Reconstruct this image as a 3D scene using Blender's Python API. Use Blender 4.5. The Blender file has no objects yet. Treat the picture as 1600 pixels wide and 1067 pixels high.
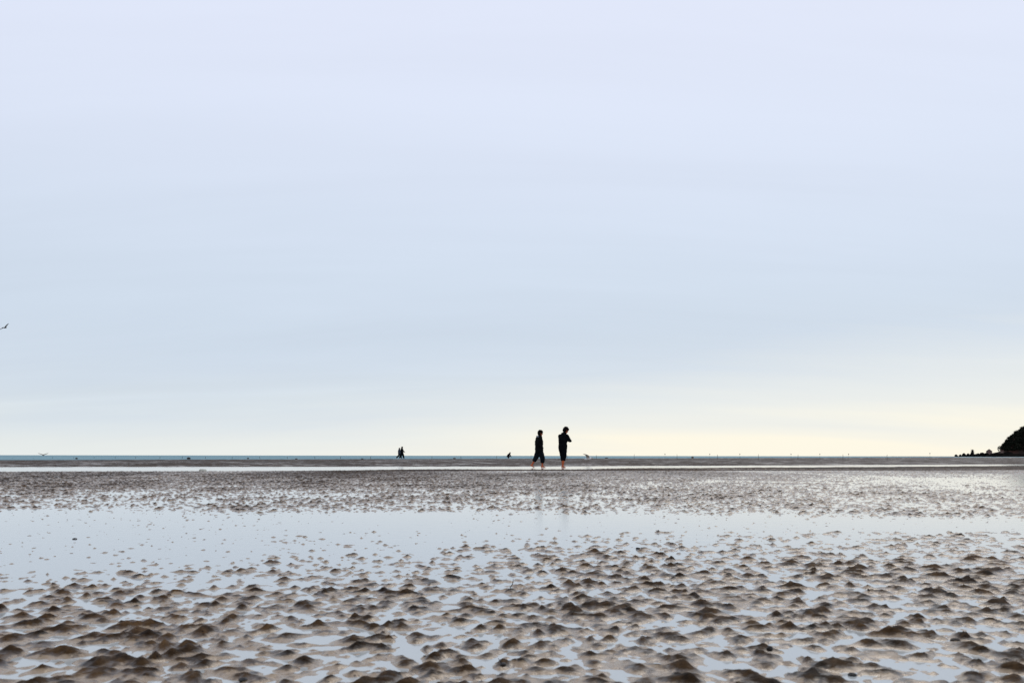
import bpy, bmesh, math, random
import numpy as np
from mathutils import Vector, Matrix

# ------------------------------------------------------------------ camera, sky, sun, exposure
scn = bpy.context.scene
COL = scn.collection
F = 1556.0            # focal length in photograph pixels (35 mm on a 36 mm frame)
H = 0.44              # camera height above the water film
cam_d = bpy.data.cameras.new('camera'); cam = bpy.data.objects.new('camera', cam_d); COL.objects.link(cam)
cam_d.sensor_width = 36.0; cam_d.lens = 36.0 * F / 1600.0
cam_d.shift_y = 178.4 / 1600.0
cam_d.clip_start = 0.05; cam_d.clip_end = 90000.0
cam.matrix_world = Matrix.Translation((0, 0, H)) @ Matrix.Rotation(math.radians(90), 4, 'X') @ Matrix.Rotation(math.radians(0.075), 4, 'Z')
cam_d.dof.use_dof = True; cam_d.dof.focus_distance = 30.0; cam_d.dof.aperture_fstop = 12.0
scn.camera = cam
scn.view_settings.view_transform = 'Standard'; scn.view_settings.look = 'None'
scn.view_settings.exposure = 0.0; scn.view_settings.gamma = 1.0; scn.view_settings.use_curve_mapping = False
scn.cycles.max_bounces = 6; scn.cycles.use_denoising = True

SUN_AZ, SUN_EL = math.radians(24), math.radians(42)     # azimuth right of the view direction
def lin(r, g, b, a=1.0):
    f = lambda c: (c / 255 / 12.92) if c / 255 <= 0.04045 else ((c / 255 + 0.055) / 1.055) ** 2.4
    return (f(r), f(g), f(b), a)

world = bpy.data.worlds.new('World'); scn.world = world; world.use_nodes = True
nt = world.node_tree; nt.nodes.clear()
N = nt.nodes.new; L = nt.links.new
def wmath(op, a, b=None, clamp=False):
    n = N('ShaderNodeMath'); n.operation = op; n.use_clamp = clamp
    for i, v in enumerate((a, b)):
        if v is None: continue
        if isinstance(v, (int, float)): n.inputs[i].default_value = v
        else: L(v, n.inputs[i])
    return n.outputs[0]
def wmix(fac, a, b, blend='MIX'):
    n = N('ShaderNodeMix'); n.data_type = 'RGBA'; n.blend_type = blend
    for k, v in (('Factor', fac), ('A', a), ('B', b)):
        s = [i for i in n.inputs if i.name == k and i.enabled][0]
        if isinstance(v, (int, float, tuple)): s.default_value = v
        else: L(v, s)
    return [o for o in n.outputs if o.enabled][0]
tc = N('ShaderNodeTexCoord'); sep = N('ShaderNodeSeparateXYZ'); L(tc.outputs['Generated'], sep.inputs[0])
dx, dy, dz = sep.outputs
zpos = wmath('MAXIMUM', dz, 0.0)
# cloud deck seen in perspective: direction divided by elevation
zz = wmath('ADD', zpos, 0.16)
comb = N('ShaderNodeCombineXYZ'); L(wmath('DIVIDE', dx, zz), comb.inputs[0]); L(wmath('DIVIDE', dy, zz), comb.inputs[1])
def cloud_noise(scale, rot, sx, sy, detail, rough, dist=0.0):
    m = N('ShaderNodeMapping'); m.inputs['Rotation'].default_value = (0, 0, rot); m.inputs['Scale'].default_value = (sx, sy, 1)
    L(comb.outputs[0], m.inputs['Vector'])
    n = N('ShaderNodeTexNoise'); n.inputs['Scale'].default_value = scale; n.inputs['Detail'].default_value = detail
    n.inputs['Roughness'].default_value = rough; n.inputs['Distortion'].default_value = dist
    L(m.outputs[0], n.inputs['Vector']); return n.outputs['Fac']
nA = cloud_noise(0.55, 0.35, 0.5, 1.4, 4, 0.5, 0.3)
nB = cloud_noise(1.3, 0.2, 0.35, 1.6, 6, 0.55, 0.5)
warp = wmath('MULTIPLY', wmath('SUBTRACT', nA, 0.5), 0.12)
zw = wmath('ADD', zpos, warp, True)
ramp = N('ShaderNodeValToRGB'); L(zw, ramp.inputs[0]); cr = ramp.color_ramp; cr.interpolation = 'B_SPLINE'
stops = [(0.0, (232, 238, 237)), (0.025, (228, 235, 237)), (0.055, (215, 226, 236)), (0.10, (207, 219, 234)), (0.15, (208, 221, 236)),
         (0.25, (219, 229, 246)), (0.42, (230, 236, 254)), (1.0, (221, 226, 244))]
while len(cr.elements) < len(stops): cr.elements.new(0.5)
for e, (p, c) in zip(cr.elements, stops): e.position = p; e.color = lin(*c)
col = ramp.outputs[0]
# soft lighter and darker cloud bands
bandf = wmath('ADD', wmath('MULTIPLY', wmath('SUBTRACT', nB, 0.5), 0.13), 1.0)
bm_ = N('ShaderNodeCombineXYZ')
for i in range(3): L(bandf, bm_.inputs[i])
col = wmix(1.0, col, bm_.outputs[0], 'MULTIPLY')
# the cloud bank's lower edge climbs to the right; thinner, paler cloud below it
wedge = wmath('ADD', wmath('DIVIDE', wmath('SUBTRACT', wmath('ADD', wmath('MULTIPLY', dx, 0.13), 0.05), wmath('ADD', zpos, wmath('MULTIPLY', wmath('SUBTRACT', nB, 0.5), 0.12))), 0.055), 0.5, True)
col = wmix(wmath('MULTIPLY', wedge, 0.55), col, lin(236, 240, 240))
# brightening of the thin cloud low down on the sun's side
gd = N('ShaderNodeVectorMath'); gd.operation = 'DOT_PRODUCT'; L(tc.outputs['Generated'], gd.inputs[0])
ga = math.radians(26); gd.inputs[1].default_value = (math.sin(ga), math.cos(ga), 0.0)
gdot = wmath('POWER', wmath('MAXIMUM', gd.outputs['Value'], 0.0), 7.0)
low = wmath('POWER', 2.718, wmath('MULTIPLY', wmath('ADD', zpos, warp), -30.0))
glow = wmath('MULTIPLY', wmath('MULTIPLY', gdot, low), wmath('ADD', wmath('MULTIPLY', nB, 1.2), 0.95), True)
col = wmix(glow, col, lin(255, 250, 233))
bg_c = N('ShaderNodeBackground'); L(col, bg_c.inputs[0]); bg_c.inputs[1].default_value = 1.0
sky = N('ShaderNodeTexSky'); sky.sky_type = 'NISHITA'; sky.sun_disc = False
sky.sun_elevation = SUN_EL; sky.sun_rotation = SUN_AZ
bg_s = N('ShaderNodeBackground'); L(sky.outputs[0], bg_s.inputs[0]); bg_s.inputs[1].default_value = 0.08
mixs = N('ShaderNodeMixShader'); mixs.inputs[0].default_value = 0.95      # cloud cover
L(bg_s.outputs[0], mixs.inputs[1]); L(bg_c.outputs[0], mixs.inputs[2])
wo = N('ShaderNodeOutputWorld'); L(mixs.outputs[0], wo.inputs[0])

sun_d = bpy.data.lights.new('sun', 'SUN'); sun = bpy.data.objects.new('sun', sun_d); COL.objects.link(sun)
sun_d.energy = 0.5; sun_d.angle = math.radians(30); sun_d.color = (1.0, 0.95, 0.86)
sd = Vector((math.sin(SUN_AZ) * math.cos(SUN_EL), math.cos(SUN_AZ) * math.cos(SUN_EL), math.sin(SUN_EL)))
sun.rotation_euler = sd.to_track_quat('Z', 'Y').to_euler(); sun.location = (60, 120, 60)

# ------------------------------------------------------------------ helpers
rng = np.random.default_rng(7)
def hor(px): return 711.9 + (px - 800) * math.tan(math.radians(0.075))
def ground(px, py, z=0.0):
    """world point at height z whose picture place is px, py (photograph pixels)"""
    q = py - hor(px); d = (H - z) * F / q
    return Vector(((px - 800) / F * d, d, z))
def at_dist(px, py, d):
    return Vector(((px - 800) / F * d, d, H - (py - hor(px)) / F * d))

def material(name, base=(0.5, 0.5, 0.5), rough=0.7, spec=0.5, var=0.0, vscale=5.0, bump=0.0, bscale=20.0, c2=None):
    m = bpy.data.materials.new(name); m.use_nodes = True
    t = m.node_tree; p = t.nodes['Principled BSDF']
    p.inputs['Base Color'].default_value = (*base, 1); p.inputs['Roughness'].default_value = rough
    p.inputs['Specular IOR Level'].default_value = spec
    tcn = t.nodes.new('ShaderNodeTexCoord')
    n = t.nodes.new('ShaderNodeTexNoise'); n.inputs['Scale'].default_value = vscale; n.inputs['Detail'].default_value = 5
    t.links.new(tcn.outputs['Object'], n.inputs['Vector'])
    r = t.nodes.new('ShaderNodeValToRGB'); t.links.new(n.outputs['Fac'], r.inputs[0])
    b2 = c2 if c2 else tuple(min(1, c * (1 + var)) for c in base)
    b1 = base if c2 else tuple(c * (1 - var) for c in base)
    r.color_ramp.elements[0].position = 0.35; r.color_ramp.elements[1].position = 0.65
    r.color_ramp.elements[0].color = (*b1, 1); r.color_ramp.elements[1].color = (*b2, 1)
    t.links.new(r.outputs[0], p.inputs['Base Color'])
    if bump:
        n2 = t.nodes.new('ShaderNodeTexNoise'); n2.inputs['Scale'].default_value = bscale; n2.inputs['Detail'].default_value = 6
        t.links.new(tcn.outputs['Object'], n2.inputs['Vector'])
        bp = t.nodes.new('ShaderNodeBump'); bp.inputs['Strength'].default_value = bump; bp.inputs['Distance'].default_value = 0.02
        t.links.new(n2.outputs['Fac'], bp.inputs['Height']); t.links.new(bp.outputs[0], p.inputs['Normal'])
    return m

def link(name, me, mat, parent=None, smooth=True):
    if mat and not me.materials: me.materials.append(mat)
    if smooth: me.polygons.foreach_set('use_smooth', [True] * len(me.polygons))
    o = bpy.data.objects.new(name, me); COL.objects.link(o)
    if parent: o.parent = parent
    return o
def tag(o, label=None, cat=None, group=None, kind=None):
    if label: o['label'] = label
    if cat: o['category'] = cat
    if group: o['group'] = group
    if kind: o['kind'] = kind
    return o
def empty(name, loc, rz=0.0, scale=1.0):
    o = bpy.data.objects.new(name, None); COL.objects.link(o)
    o.location = loc; o.rotation_euler = (0, 0, rz); o.scale = (scale,) * 3
    o.empty_display_size = 0.2
    return o
def np_mesh(name, verts, faces):
    me = bpy.data.meshes.new(name)
    nf = len(faces); k = faces.shape[1]
    me.vertices.add(len(verts)); me.vertices.foreach_set('co', verts.astype(np.float32).ravel())
    me.loops.add(nf * k); me.loops.foreach_set('vertex_index', faces.astype(np.int32).ravel())
    me.polygons.add(nf); me.polygons.foreach_set('loop_start', np.arange(0, nf * k, k, dtype=np.int32))
    me.update(calc_edges=True); return me

# lattice value noise and fractal noise
TAB = rng.random((256, 256))
def vnoise(x, y, ox=0, oy=0):
    xi = np.floor(x).astype(np.int64); yi = np.floor(y).astype(np.int64)
    fx = x - xi; fy = y - yi; fx = fx * fx * (3 - 2 * fx); fy = fy * fy * (3 - 2 * fy)
    a = TAB[(xi + ox) & 255, (yi + oy) & 255]; b = TAB[(xi + 1 + ox) & 255, (yi + oy) & 255]
    c = TAB[(xi + ox) & 255, (yi + 1 + oy) & 255]; d = TAB[(xi + 1 + ox) & 255, (yi + 1 + oy) & 255]
    return a + (b - a) * fx + (c - a) * fy + (a - b - c + d) * fx * fy
def fbm(x, y, o=3, s=0):
    v = 0; a = 0.5; t = 0
    for i in range(o):
        v = v + a * vnoise(x * 2 ** i + 13.7 * i, y * 2 ** i + 7.3 * i, s * 17 + i * 31, s * 29 + i * 11); t += a; a *= 0.5
    return v / t
SM = lambda e0, e1, x: (lambda t: t * t * (3 - 2 * t))(np.clip((x - e0) / (e1 - e0), 0, 1))

# ------------------------------------------------------------------ the sand flat
TB = [rng.random((512, 512)) for _ in range(6)]
def mounds(x, y, cx, cy, seed=0, size=1.0):
    """rhomb-shaped tidal mounds with sharp crests: highest of the mounds around each point, 0..1"""
    gx = x / cx; gy = y / cy
    ix = np.floor(gx).astype(np.int64); iy = np.floor(gy).astype(np.int64)
    best = np.zeros_like(gx); second = np.zeros_like(gx)
    for ax in (-1, 0, 1):
        for ay in (-1, 0, 1):
            jx = (ix + ax + seed * 37) & 511; jy = (iy + ay + seed * 91) & 511
            px = ix + ax + 0.5 + (TB[0][jx, jy] - 0.5) * 0.95; py = iy + ay + 0.5 + (TB[1][jx, jy] - 0.5) * 0.95
            u = gx - px; v = gy - py
            th = (TB[2][jx, jy] - 0.5) * 1.6 + 0.35; c = np.cos(th); s = np.sin(th)
            a = u * c + v * s; b = -u * s + v * c
            r = (0.52 + 0.55 * TB[3][jx, jy]) * size; el = 0.75 + 0.6 * TB[4][jx, jy]
            # asymmetric lee / stoss flank
            b = np.where(b > 0, b * 0.78, b * 1.55)
            dd = ((np.abs(a) * el) ** 1.45 + (np.abs(b) / el) ** 1.45 + 0.03) ** (1 / 1.45)
            hgt = (0.35 + 0.65 * TB[5][jx, jy])
            h = np.clip(1 - dd / r, 0, None); h = hgt * (0.36 * h + 0.90 * h ** 2.2)
            second = np.maximum(second, np.minimum(best, h)); best = np.maximum(best, h)
    return best + 0.35 * second

def sand_height(x, y):
    d = np.maximum(y, 0.3); u = x / d * F; q = H * F / d
    w1 = fbm(x * 3.1, y * 2.2, 2, 1) - 0.5; w2 = fbm(x * 3.1 + 40, y * 2.2 + 9, 2, 2) - 0.5
    xs = x + 0.09 * w1; ys = y + 0.11 * w2
    m = mounds(xs, ys, 0.066, 0.088, 0, 1.34) * (0.7 + 0.6 * fbm(x * 5, y * 4, 2, 14)) + 0.50 * mounds(xs + 5.3, ys + 2.1, 0.036, 0.050, 1)
    rp = (0.45 * x + y + 0.16 * (fbm(x * 2.0, y * 1.4, 2, 15) - 0.5)) / 0.15 * math.pi     # faint ripple crests that link the mounds
    m = m + 0.26 * (1 - np.abs(np.sin(rp))) ** 2 * SM(0.3, 0.65, fbm(x * 1.7, y * 1.7, 2, 16))
    big = fbm(x * 0.9, y * 0.55, 3, 3) - 0.5
    mid_ = fbm(x * 2.2, y * 1.3, 2, 6) - 0.5
    patch = fbm(x * 0.25 + 3, y * 0.10, 3, 4) - 0.5
    fine = fbm(x * 38, y * 30, 3, 5) - 0.5
    A = 0.0205 * (1 - 0.05 * SM(70, 25, q))
    qn = np.interp(u, [-1400, -800, -400, 0, 400, 800, 1400], [205, 190, 172, 150, 138, 128, 124]) + big * 60
    qf = np.interp(u, [-1400, -800, 0, 800, 1400], [86, 89, 94, 101, 104]) + big * 10
    near = -0.026 + 0.0150 * SM(-70, 35, q - qn) + 0.0048 * SM(0, 100, q - qn)
    midz = -0.026 + 0.0130 * SM(-3, 8, qf - q) + 0.004 * SM(12, 65, qf - q) * SM(500, -600, u) - 0.003 * SM(-200, 900, u) * SM(60, 40, q)
    base = np.where(q > 118, near, midz)
    pool = -0.026
    base = np.maximum(base, pool)
    base = base + 0.005 * big + 0.006 * mid_ - 0.0008 + 0.014 * patch * SM(100, 60, q)
    # long ripple-free runnel between the mounds and the outer flat
    s_far = np.interp(u, [-1400, -800, 0, 800, 1400], [20.6, 18.8, 17.0, 12.6, 10.5])
    s_near = np.interp(u, [-1400, -800, -250, 0, 800, 1400], [28.5, 25.6, 23.2, 21.6, 15.2, 11.8])
    t_far = np.interp(u, [-1400, -300, 0, 800, 1400], [22, 21.8, 21.2, 19.6, 18.5])
    t_near = np.interp(u, [-1400, -300, 0, 800, 1400], [22, 22.1, 22.4, 20.3, 18.9])
    flat = SM(40, 24, q)                                   # ripples shrink towards the runnel
    z = base * (1 - flat) + flat * (-0.006 + 0.024 * SM(0.5, -1.0, q - t_near - 1.5) + 0.02 * patch) + A * m * (1 - 0.20 * flat) + 0.0035 * fine
    tips = mounds(xs + 9.1, ys + 4.4, 0.075, 0.105, 4, 0.62)              # lone tips breaking the surface of the pool
    z = np.maximum(z, -0.0125 + 0.020 * tips + 0.006 * big)
    run = SM(-0.5, 0.4, q - s_far) * SM(0.5, -0.4, q - s_near)
    run2 = SM(-0.2, 0.1, q - t_far) * SM(0.2, -0.1, q - t_near)
    z = z - 0.09 * np.maximum(run, run2 * 0.8)
    # outer flat: low even ripples
    out = SM(0.3, -0.6, q - s_far)
    zo = -0.0135 + 0.02 * (fbm(x * 0.8, y * 0.35, 3, 8)) + 0.022 * mounds(xs, ys, 0.30, 0.5, 2, 1.0) * (0.4 + fbm(x * 0.12, y * 0.05, 2, 9)) + 0.02 * fbm(x * 2.2, y * 1.1, 2, 10)
    return z * (1 - out) + np.maximum(zo, 0.003) * out

def fan(dist, ang):
    """rows at the given distances, columns at the given angles"""
    t = np.tan(ang)[None, :]; y = np.broadcast_to(np.asarray(dist)[:, None], (len(dist), t.shape[1])) if np.ndim(dist) == 1 else dist
    return y * t, y.copy()
def graded(d0, d1, f0, f1):
    out = [d0]
    while out[-1] < d1:
        k = (out[-1] - d0) / (d1 - d0); out.append(out[-1] + f0 + (f1 - f0) * k)
    return np.array(out)
V = []; Q = []; off = 0
def add_fan(x, y, z, drop):
    global off
    n, m = x.shape
    idx = np.arange(n * m).reshape(n, m)
    fa = np.stack([idx[:-1, :-1], idx[:-1, 1:], idx[1:, 1:], idx[1:, :-1]], -1).reshape(-1, 4)
    zf = z.ravel(); fa = fa[zf[fa].max(1) > drop]          # floor well under the silty water is never seen
    used = np.zeros(n * m, bool); used[fa.ravel()] = True
    remap = np.cumsum(used) - 1
    V.append(np.stack([x.ravel(), y.ravel(), zf], 1)[used]); Q.append(remap[fa] + off); off += int(used.sum())
R = math.radians
x, y = fan(graded(1.3, 6.2, 0.0085, 0.0115), np.linspace(R(-32), R(32), 540)); add_fan(x, y, sand_height(x, y), -0.005)
x, y = fan(graded(6.2, 34.0, 0.013, 0.032), np.linspace(R(-31), R(31), 830)); add_fan(x, y, sand_height(x, y), -0.005)
ang = np.linspace(R(-38), R(38), 400)
ds = H * F / np.maximum(7.2 - 7.2 * (np.tan(ang) * F + 800) / 1590.0, 0.12)      # waterline of the sea
ds = np.minimum(ds, 6000)
k = np.linspace(0, 1, 380)[:, None] ** 0.9
y = 1.0 / (1 / 34.0 + (1 / ds[None, :] - 1 / 34.0) * k); x = y * np.tan(ang)[None, :]
z = sand_height(x, y)
edge = SM(1.0, 0.93, k) * np.ones_like(z); z = z * edge - 0.05 * (1 - edge)
add_fan(x, y, z, -0.03)
me = np_mesh('sand_flat', np.concatenate(V), np.concatenate(Q))

ms = bpy.data.materials.new('wet_sand'); ms.use_nodes = True
t = ms.node_tree; p = t.nodes['Principled BSDF']; nn = t.nodes.new; ll = t.links.new
geo = nn('ShaderNodeNewGeometry'); sp = nn('ShaderNodeSeparateXYZ'); ll(geo.outputs['Position'], sp.inputs[0])
def noise(scale, detail=5, rough=0.55, vec=None, stretch=None):
    n = nn('ShaderNodeTexNoise'); n.inputs['Scale'].default_value = scale; n.inputs['Detail'].default_value = detail; n.inputs['Roughness'].default_value = rough
    if stretch:
        mp = nn('ShaderNodeMapping'); mp.inputs['Scale'].default_value = stretch; ll(geo.outputs['Position'], mp.inputs[0]); ll(mp.outputs[0], n.inputs['Vector'])
    else: ll(geo.outputs['Position'], n.inputs['Vector'])
    return n.outputs['Fac']
n1 = noise(13, 5, 0.6); n4 = noise(1.0, 6, 0.7, stretch=(0.6, 0.16, 1)); n2 = noise(55, 4); n3 = noise(900, 2)
r = nn('ShaderNodeValToRGB'); ll(n1, r.inputs[0])
r.color_ramp.elements[0].position = 0.36; r.color_ramp.elements[0].color = (0.012, 0.006, 0.0022, 1)
r.color_ramp.elements[1].position = 0.64; r.color_ramp.elements[1].color = (0.080, 0.046, 0.020, 1)
g = nn('ShaderNodeValToRGB'); ll(n2, g.inputs[0])
g.color_ramp.elements[0].position = 0.3; g.color_ramp.elements[0].color = (0.55, 0.52, 0.5, 1)
g.color_ramp.elements[1].position = 0.62; g.color_ramp.elements[1].color = (1.1, 1.1, 1.1, 1)
mx = nn('ShaderNodeMix'); mx.data_type = 'RGBA'; mx.blend_type = 'MULTIPLY'; mx.inputs[0].default_value = 1
ll(r.outputs[0], mx.inputs[6]); ll(g.outputs[0], mx.inputs[7])
g4 = nn('ShaderNodeValToRGB'); ll(n4, g4.inputs[0])
g4.color_ramp.elements[0].position = 0.36; g4.color_ramp.elements[0].color = (0.6, 0.58, 0.55, 1)
g4.color_ramp.elements[1].position = 0.64; g4.color_ramp.elements[1].color = (1.35, 1.3, 1.22, 1)
mx4 = nn('ShaderNodeMix'); mx4.data_type = 'RGBA'; mx4.blend_type = 'MULTIPLY'; mx4.inputs[0].default_value = 1
ll(mx.outputs[2], mx4.inputs[6]); ll(g4.outputs[0], mx4.inputs[7])
n5 = noise(95, 3, 0.6); g5 = nn('ShaderNodeValToRGB'); ll(n5, g5.inputs[0])        # scattered dark organic grains
g5.color_ramp.elements[0].position = 0.60; g5.color_ramp.elements[0].color = (1, 1, 1, 1)
g5.color_ramp.elements[1].position = 0.68; g5.color_ramp.elements[1].color = (0.2, 0.17, 0.15, 1)
mx5 = nn('ShaderNodeMix'); mx5.data_type = 'RGBA'; mx5.blend_type = 'MULTIPLY'; mx5.inputs[0].default_value = 1
# colour by height: sky sheen painted pale on the skirts, crest shade painted dark brown
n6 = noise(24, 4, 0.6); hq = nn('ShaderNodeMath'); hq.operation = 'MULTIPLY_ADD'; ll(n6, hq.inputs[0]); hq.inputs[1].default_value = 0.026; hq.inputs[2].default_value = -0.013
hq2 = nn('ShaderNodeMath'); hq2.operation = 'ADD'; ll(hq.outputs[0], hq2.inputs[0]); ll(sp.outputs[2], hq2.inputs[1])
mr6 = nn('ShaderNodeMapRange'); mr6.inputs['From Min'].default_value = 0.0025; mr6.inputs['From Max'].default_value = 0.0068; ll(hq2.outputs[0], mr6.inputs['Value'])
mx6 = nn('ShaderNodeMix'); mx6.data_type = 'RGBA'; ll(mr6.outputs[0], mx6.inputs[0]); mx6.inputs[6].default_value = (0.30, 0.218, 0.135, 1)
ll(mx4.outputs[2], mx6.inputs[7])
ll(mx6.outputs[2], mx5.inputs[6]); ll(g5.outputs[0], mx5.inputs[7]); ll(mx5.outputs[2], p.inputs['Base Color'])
# the film of water left on the sand thins out with height above the pools
mr = nn('ShaderNodeMapRange'); mr.inputs['From Min'].default_value = 0.0; mr.inputs['From Max'].default_value = 0.011
mr.inputs['To Min'].default_value = 0.16; mr.inputs['To Max'].default_value = 0.6
hz = nn('ShaderNodeMath'); hz.operation = 'MULTIPLY_ADD'; ll(n2, hz.inputs[0]); hz.inputs[1].default_value = 0.016; hz.inputs[2].default_value = -0.008
hs = nn('ShaderNodeMath'); hs.operation = 'ADD'; ll(hz.outputs[0], hs.inputs[0]); ll(sp.outputs[2], hs.inputs[1])
ll(hs.outputs[0], mr.inputs['Value']); ll(mr.outputs[0], p.inputs['Roughness'])
p.inputs['IOR'].default_value = 1.45
mr2 = nn('ShaderNodeMapRange'); mr2.inputs['From Min'].default_value = 0.001; mr2.inputs['From Max'].default_value = 0.011
mr2.inputs['To Min'].default_value = 1.0; mr2.inputs['To Max'].default_value = 0.06
ll(hs.outputs[0], mr2.inputs['Value']); p.inputs['Specular Tint'].default_value = (1.0, 0.90, 0.78, 1); ll(mr2.outputs[0], p.inputs['Specular IOR Level'])
bp = nn('ShaderNodeBump'); bp.inputs['Strength'].default_value = 0.8; bp.inputs['Distance'].default_value = 0.005
ll(n2, bp.inputs['Height']); ll(bp.outputs[0], p.inputs['Normal'])
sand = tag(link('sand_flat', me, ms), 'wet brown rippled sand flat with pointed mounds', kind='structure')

# ------------------------------------------------------------------ water
def sheet(name, pts, z, mat):
    me = np_mesh(name, np.array([(a, b, z) for a, b in pts], float), np.array([[0, 1, 2, 3]]))
    return link(name, me, mat, smooth=False)
mw = bpy.data.materials.new('silty_water'); mw.use_nodes = True
t = mw.node_tree; p = t.nodes['Principled BSDF']; nn = t.nodes.new; ll = t.links.new
geo = nn('ShaderNodeNewGeometry')
p.inputs['Base Color'].default_value = (0.47, 0.49, 0.465, 1); p.inputs['Roughness'].default_value = 0.09; p.inputs['IOR'].default_value = 1.5
nz = nn('ShaderNodeTexNoise'); nz.inputs['Scale'].default_value = 9; nz.inputs['Detail'].default_value = 4; ll(geo.outputs['Position'], nz.inputs['Vector'])
bp = nn('ShaderNodeBump'); bp.inputs['Strength'].default_value = 0.06; bp.inputs['Distance'].default_value = 0.01
ll(nz.outputs['Fac'], bp.inputs['Height']); ll(bp.outputs[0], p.inputs['Normal'])
tag(sheet('pool_water', [(-60, -20), (60, -20), (60, 58), (-60, 58)], 0.0, mw), 'shallow still water lying between the sand mounds', kind='structure')
mo = bpy.data.materials.new('sea_water'); mo.use_nodes = True
t = mo.node_tree; p = t.nodes['Principled BSDF']; nn = t.nodes.new; ll = t.links.new
geo = nn('ShaderNodeNewGeometry')
p.inputs['Base Color'].default_value = (0.17, 0.33, 0.40, 1); p.inputs['Roughness'].default_value = 0.6; p.inputs['IOR'].default_value = 1.33
p.inputs['Specular IOR Level'].default_value = 0.15
mp = nn('ShaderNodeMapping'); mp.inputs['Scale'].default_value = (0.012, 0.05, 1); ll(geo.outputs['Position'], mp.inputs[0])
nz = nn('ShaderNodeTexNoise'); nz.inputs['Scale'].default_value = 1; nz.inputs['Detail'].default_value = 5; ll(mp.outputs[0], nz.inputs['Vector'])
rr = nn('ShaderNodeValToRGB'); ll(nz.outputs['Fac'], rr.inputs[0])
rr.color_ramp.elements[0].position = 0.3; rr.color_ramp.elements[0].color = (0.13, 0.25, 0.28, 1)
rr.color_ramp.elements[1].position = 0.7; rr.color_ramp.elements[1].color = (0.21, 0.35, 0.38, 1)
ll(rr.outputs[0], p.inputs['Base Color'])
nz2 = nn('ShaderNodeTexNoise'); nz2.inputs['Scale'].default_value = 1.2; nz2.inputs['Detail'].default_value = 4; ll(geo.outputs['Position'], nz2.inputs['Vector'])
bp = nn('ShaderNodeBump'); bp.inputs['Strength'].default_value = 0.4; bp.inputs['Distance'].default_value = 0.1
ll(nz2.outputs['Fac'], bp.inputs['Height']); ll(bp.outputs[0], p.inputs['Normal'])
tag(sheet('sea', [(-40000, 58), (40000, 58), (40000, 60000), (-40000, 60000)], 0.0, mo), 'blue grey sea reaching to the horizon', kind='structure')

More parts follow.
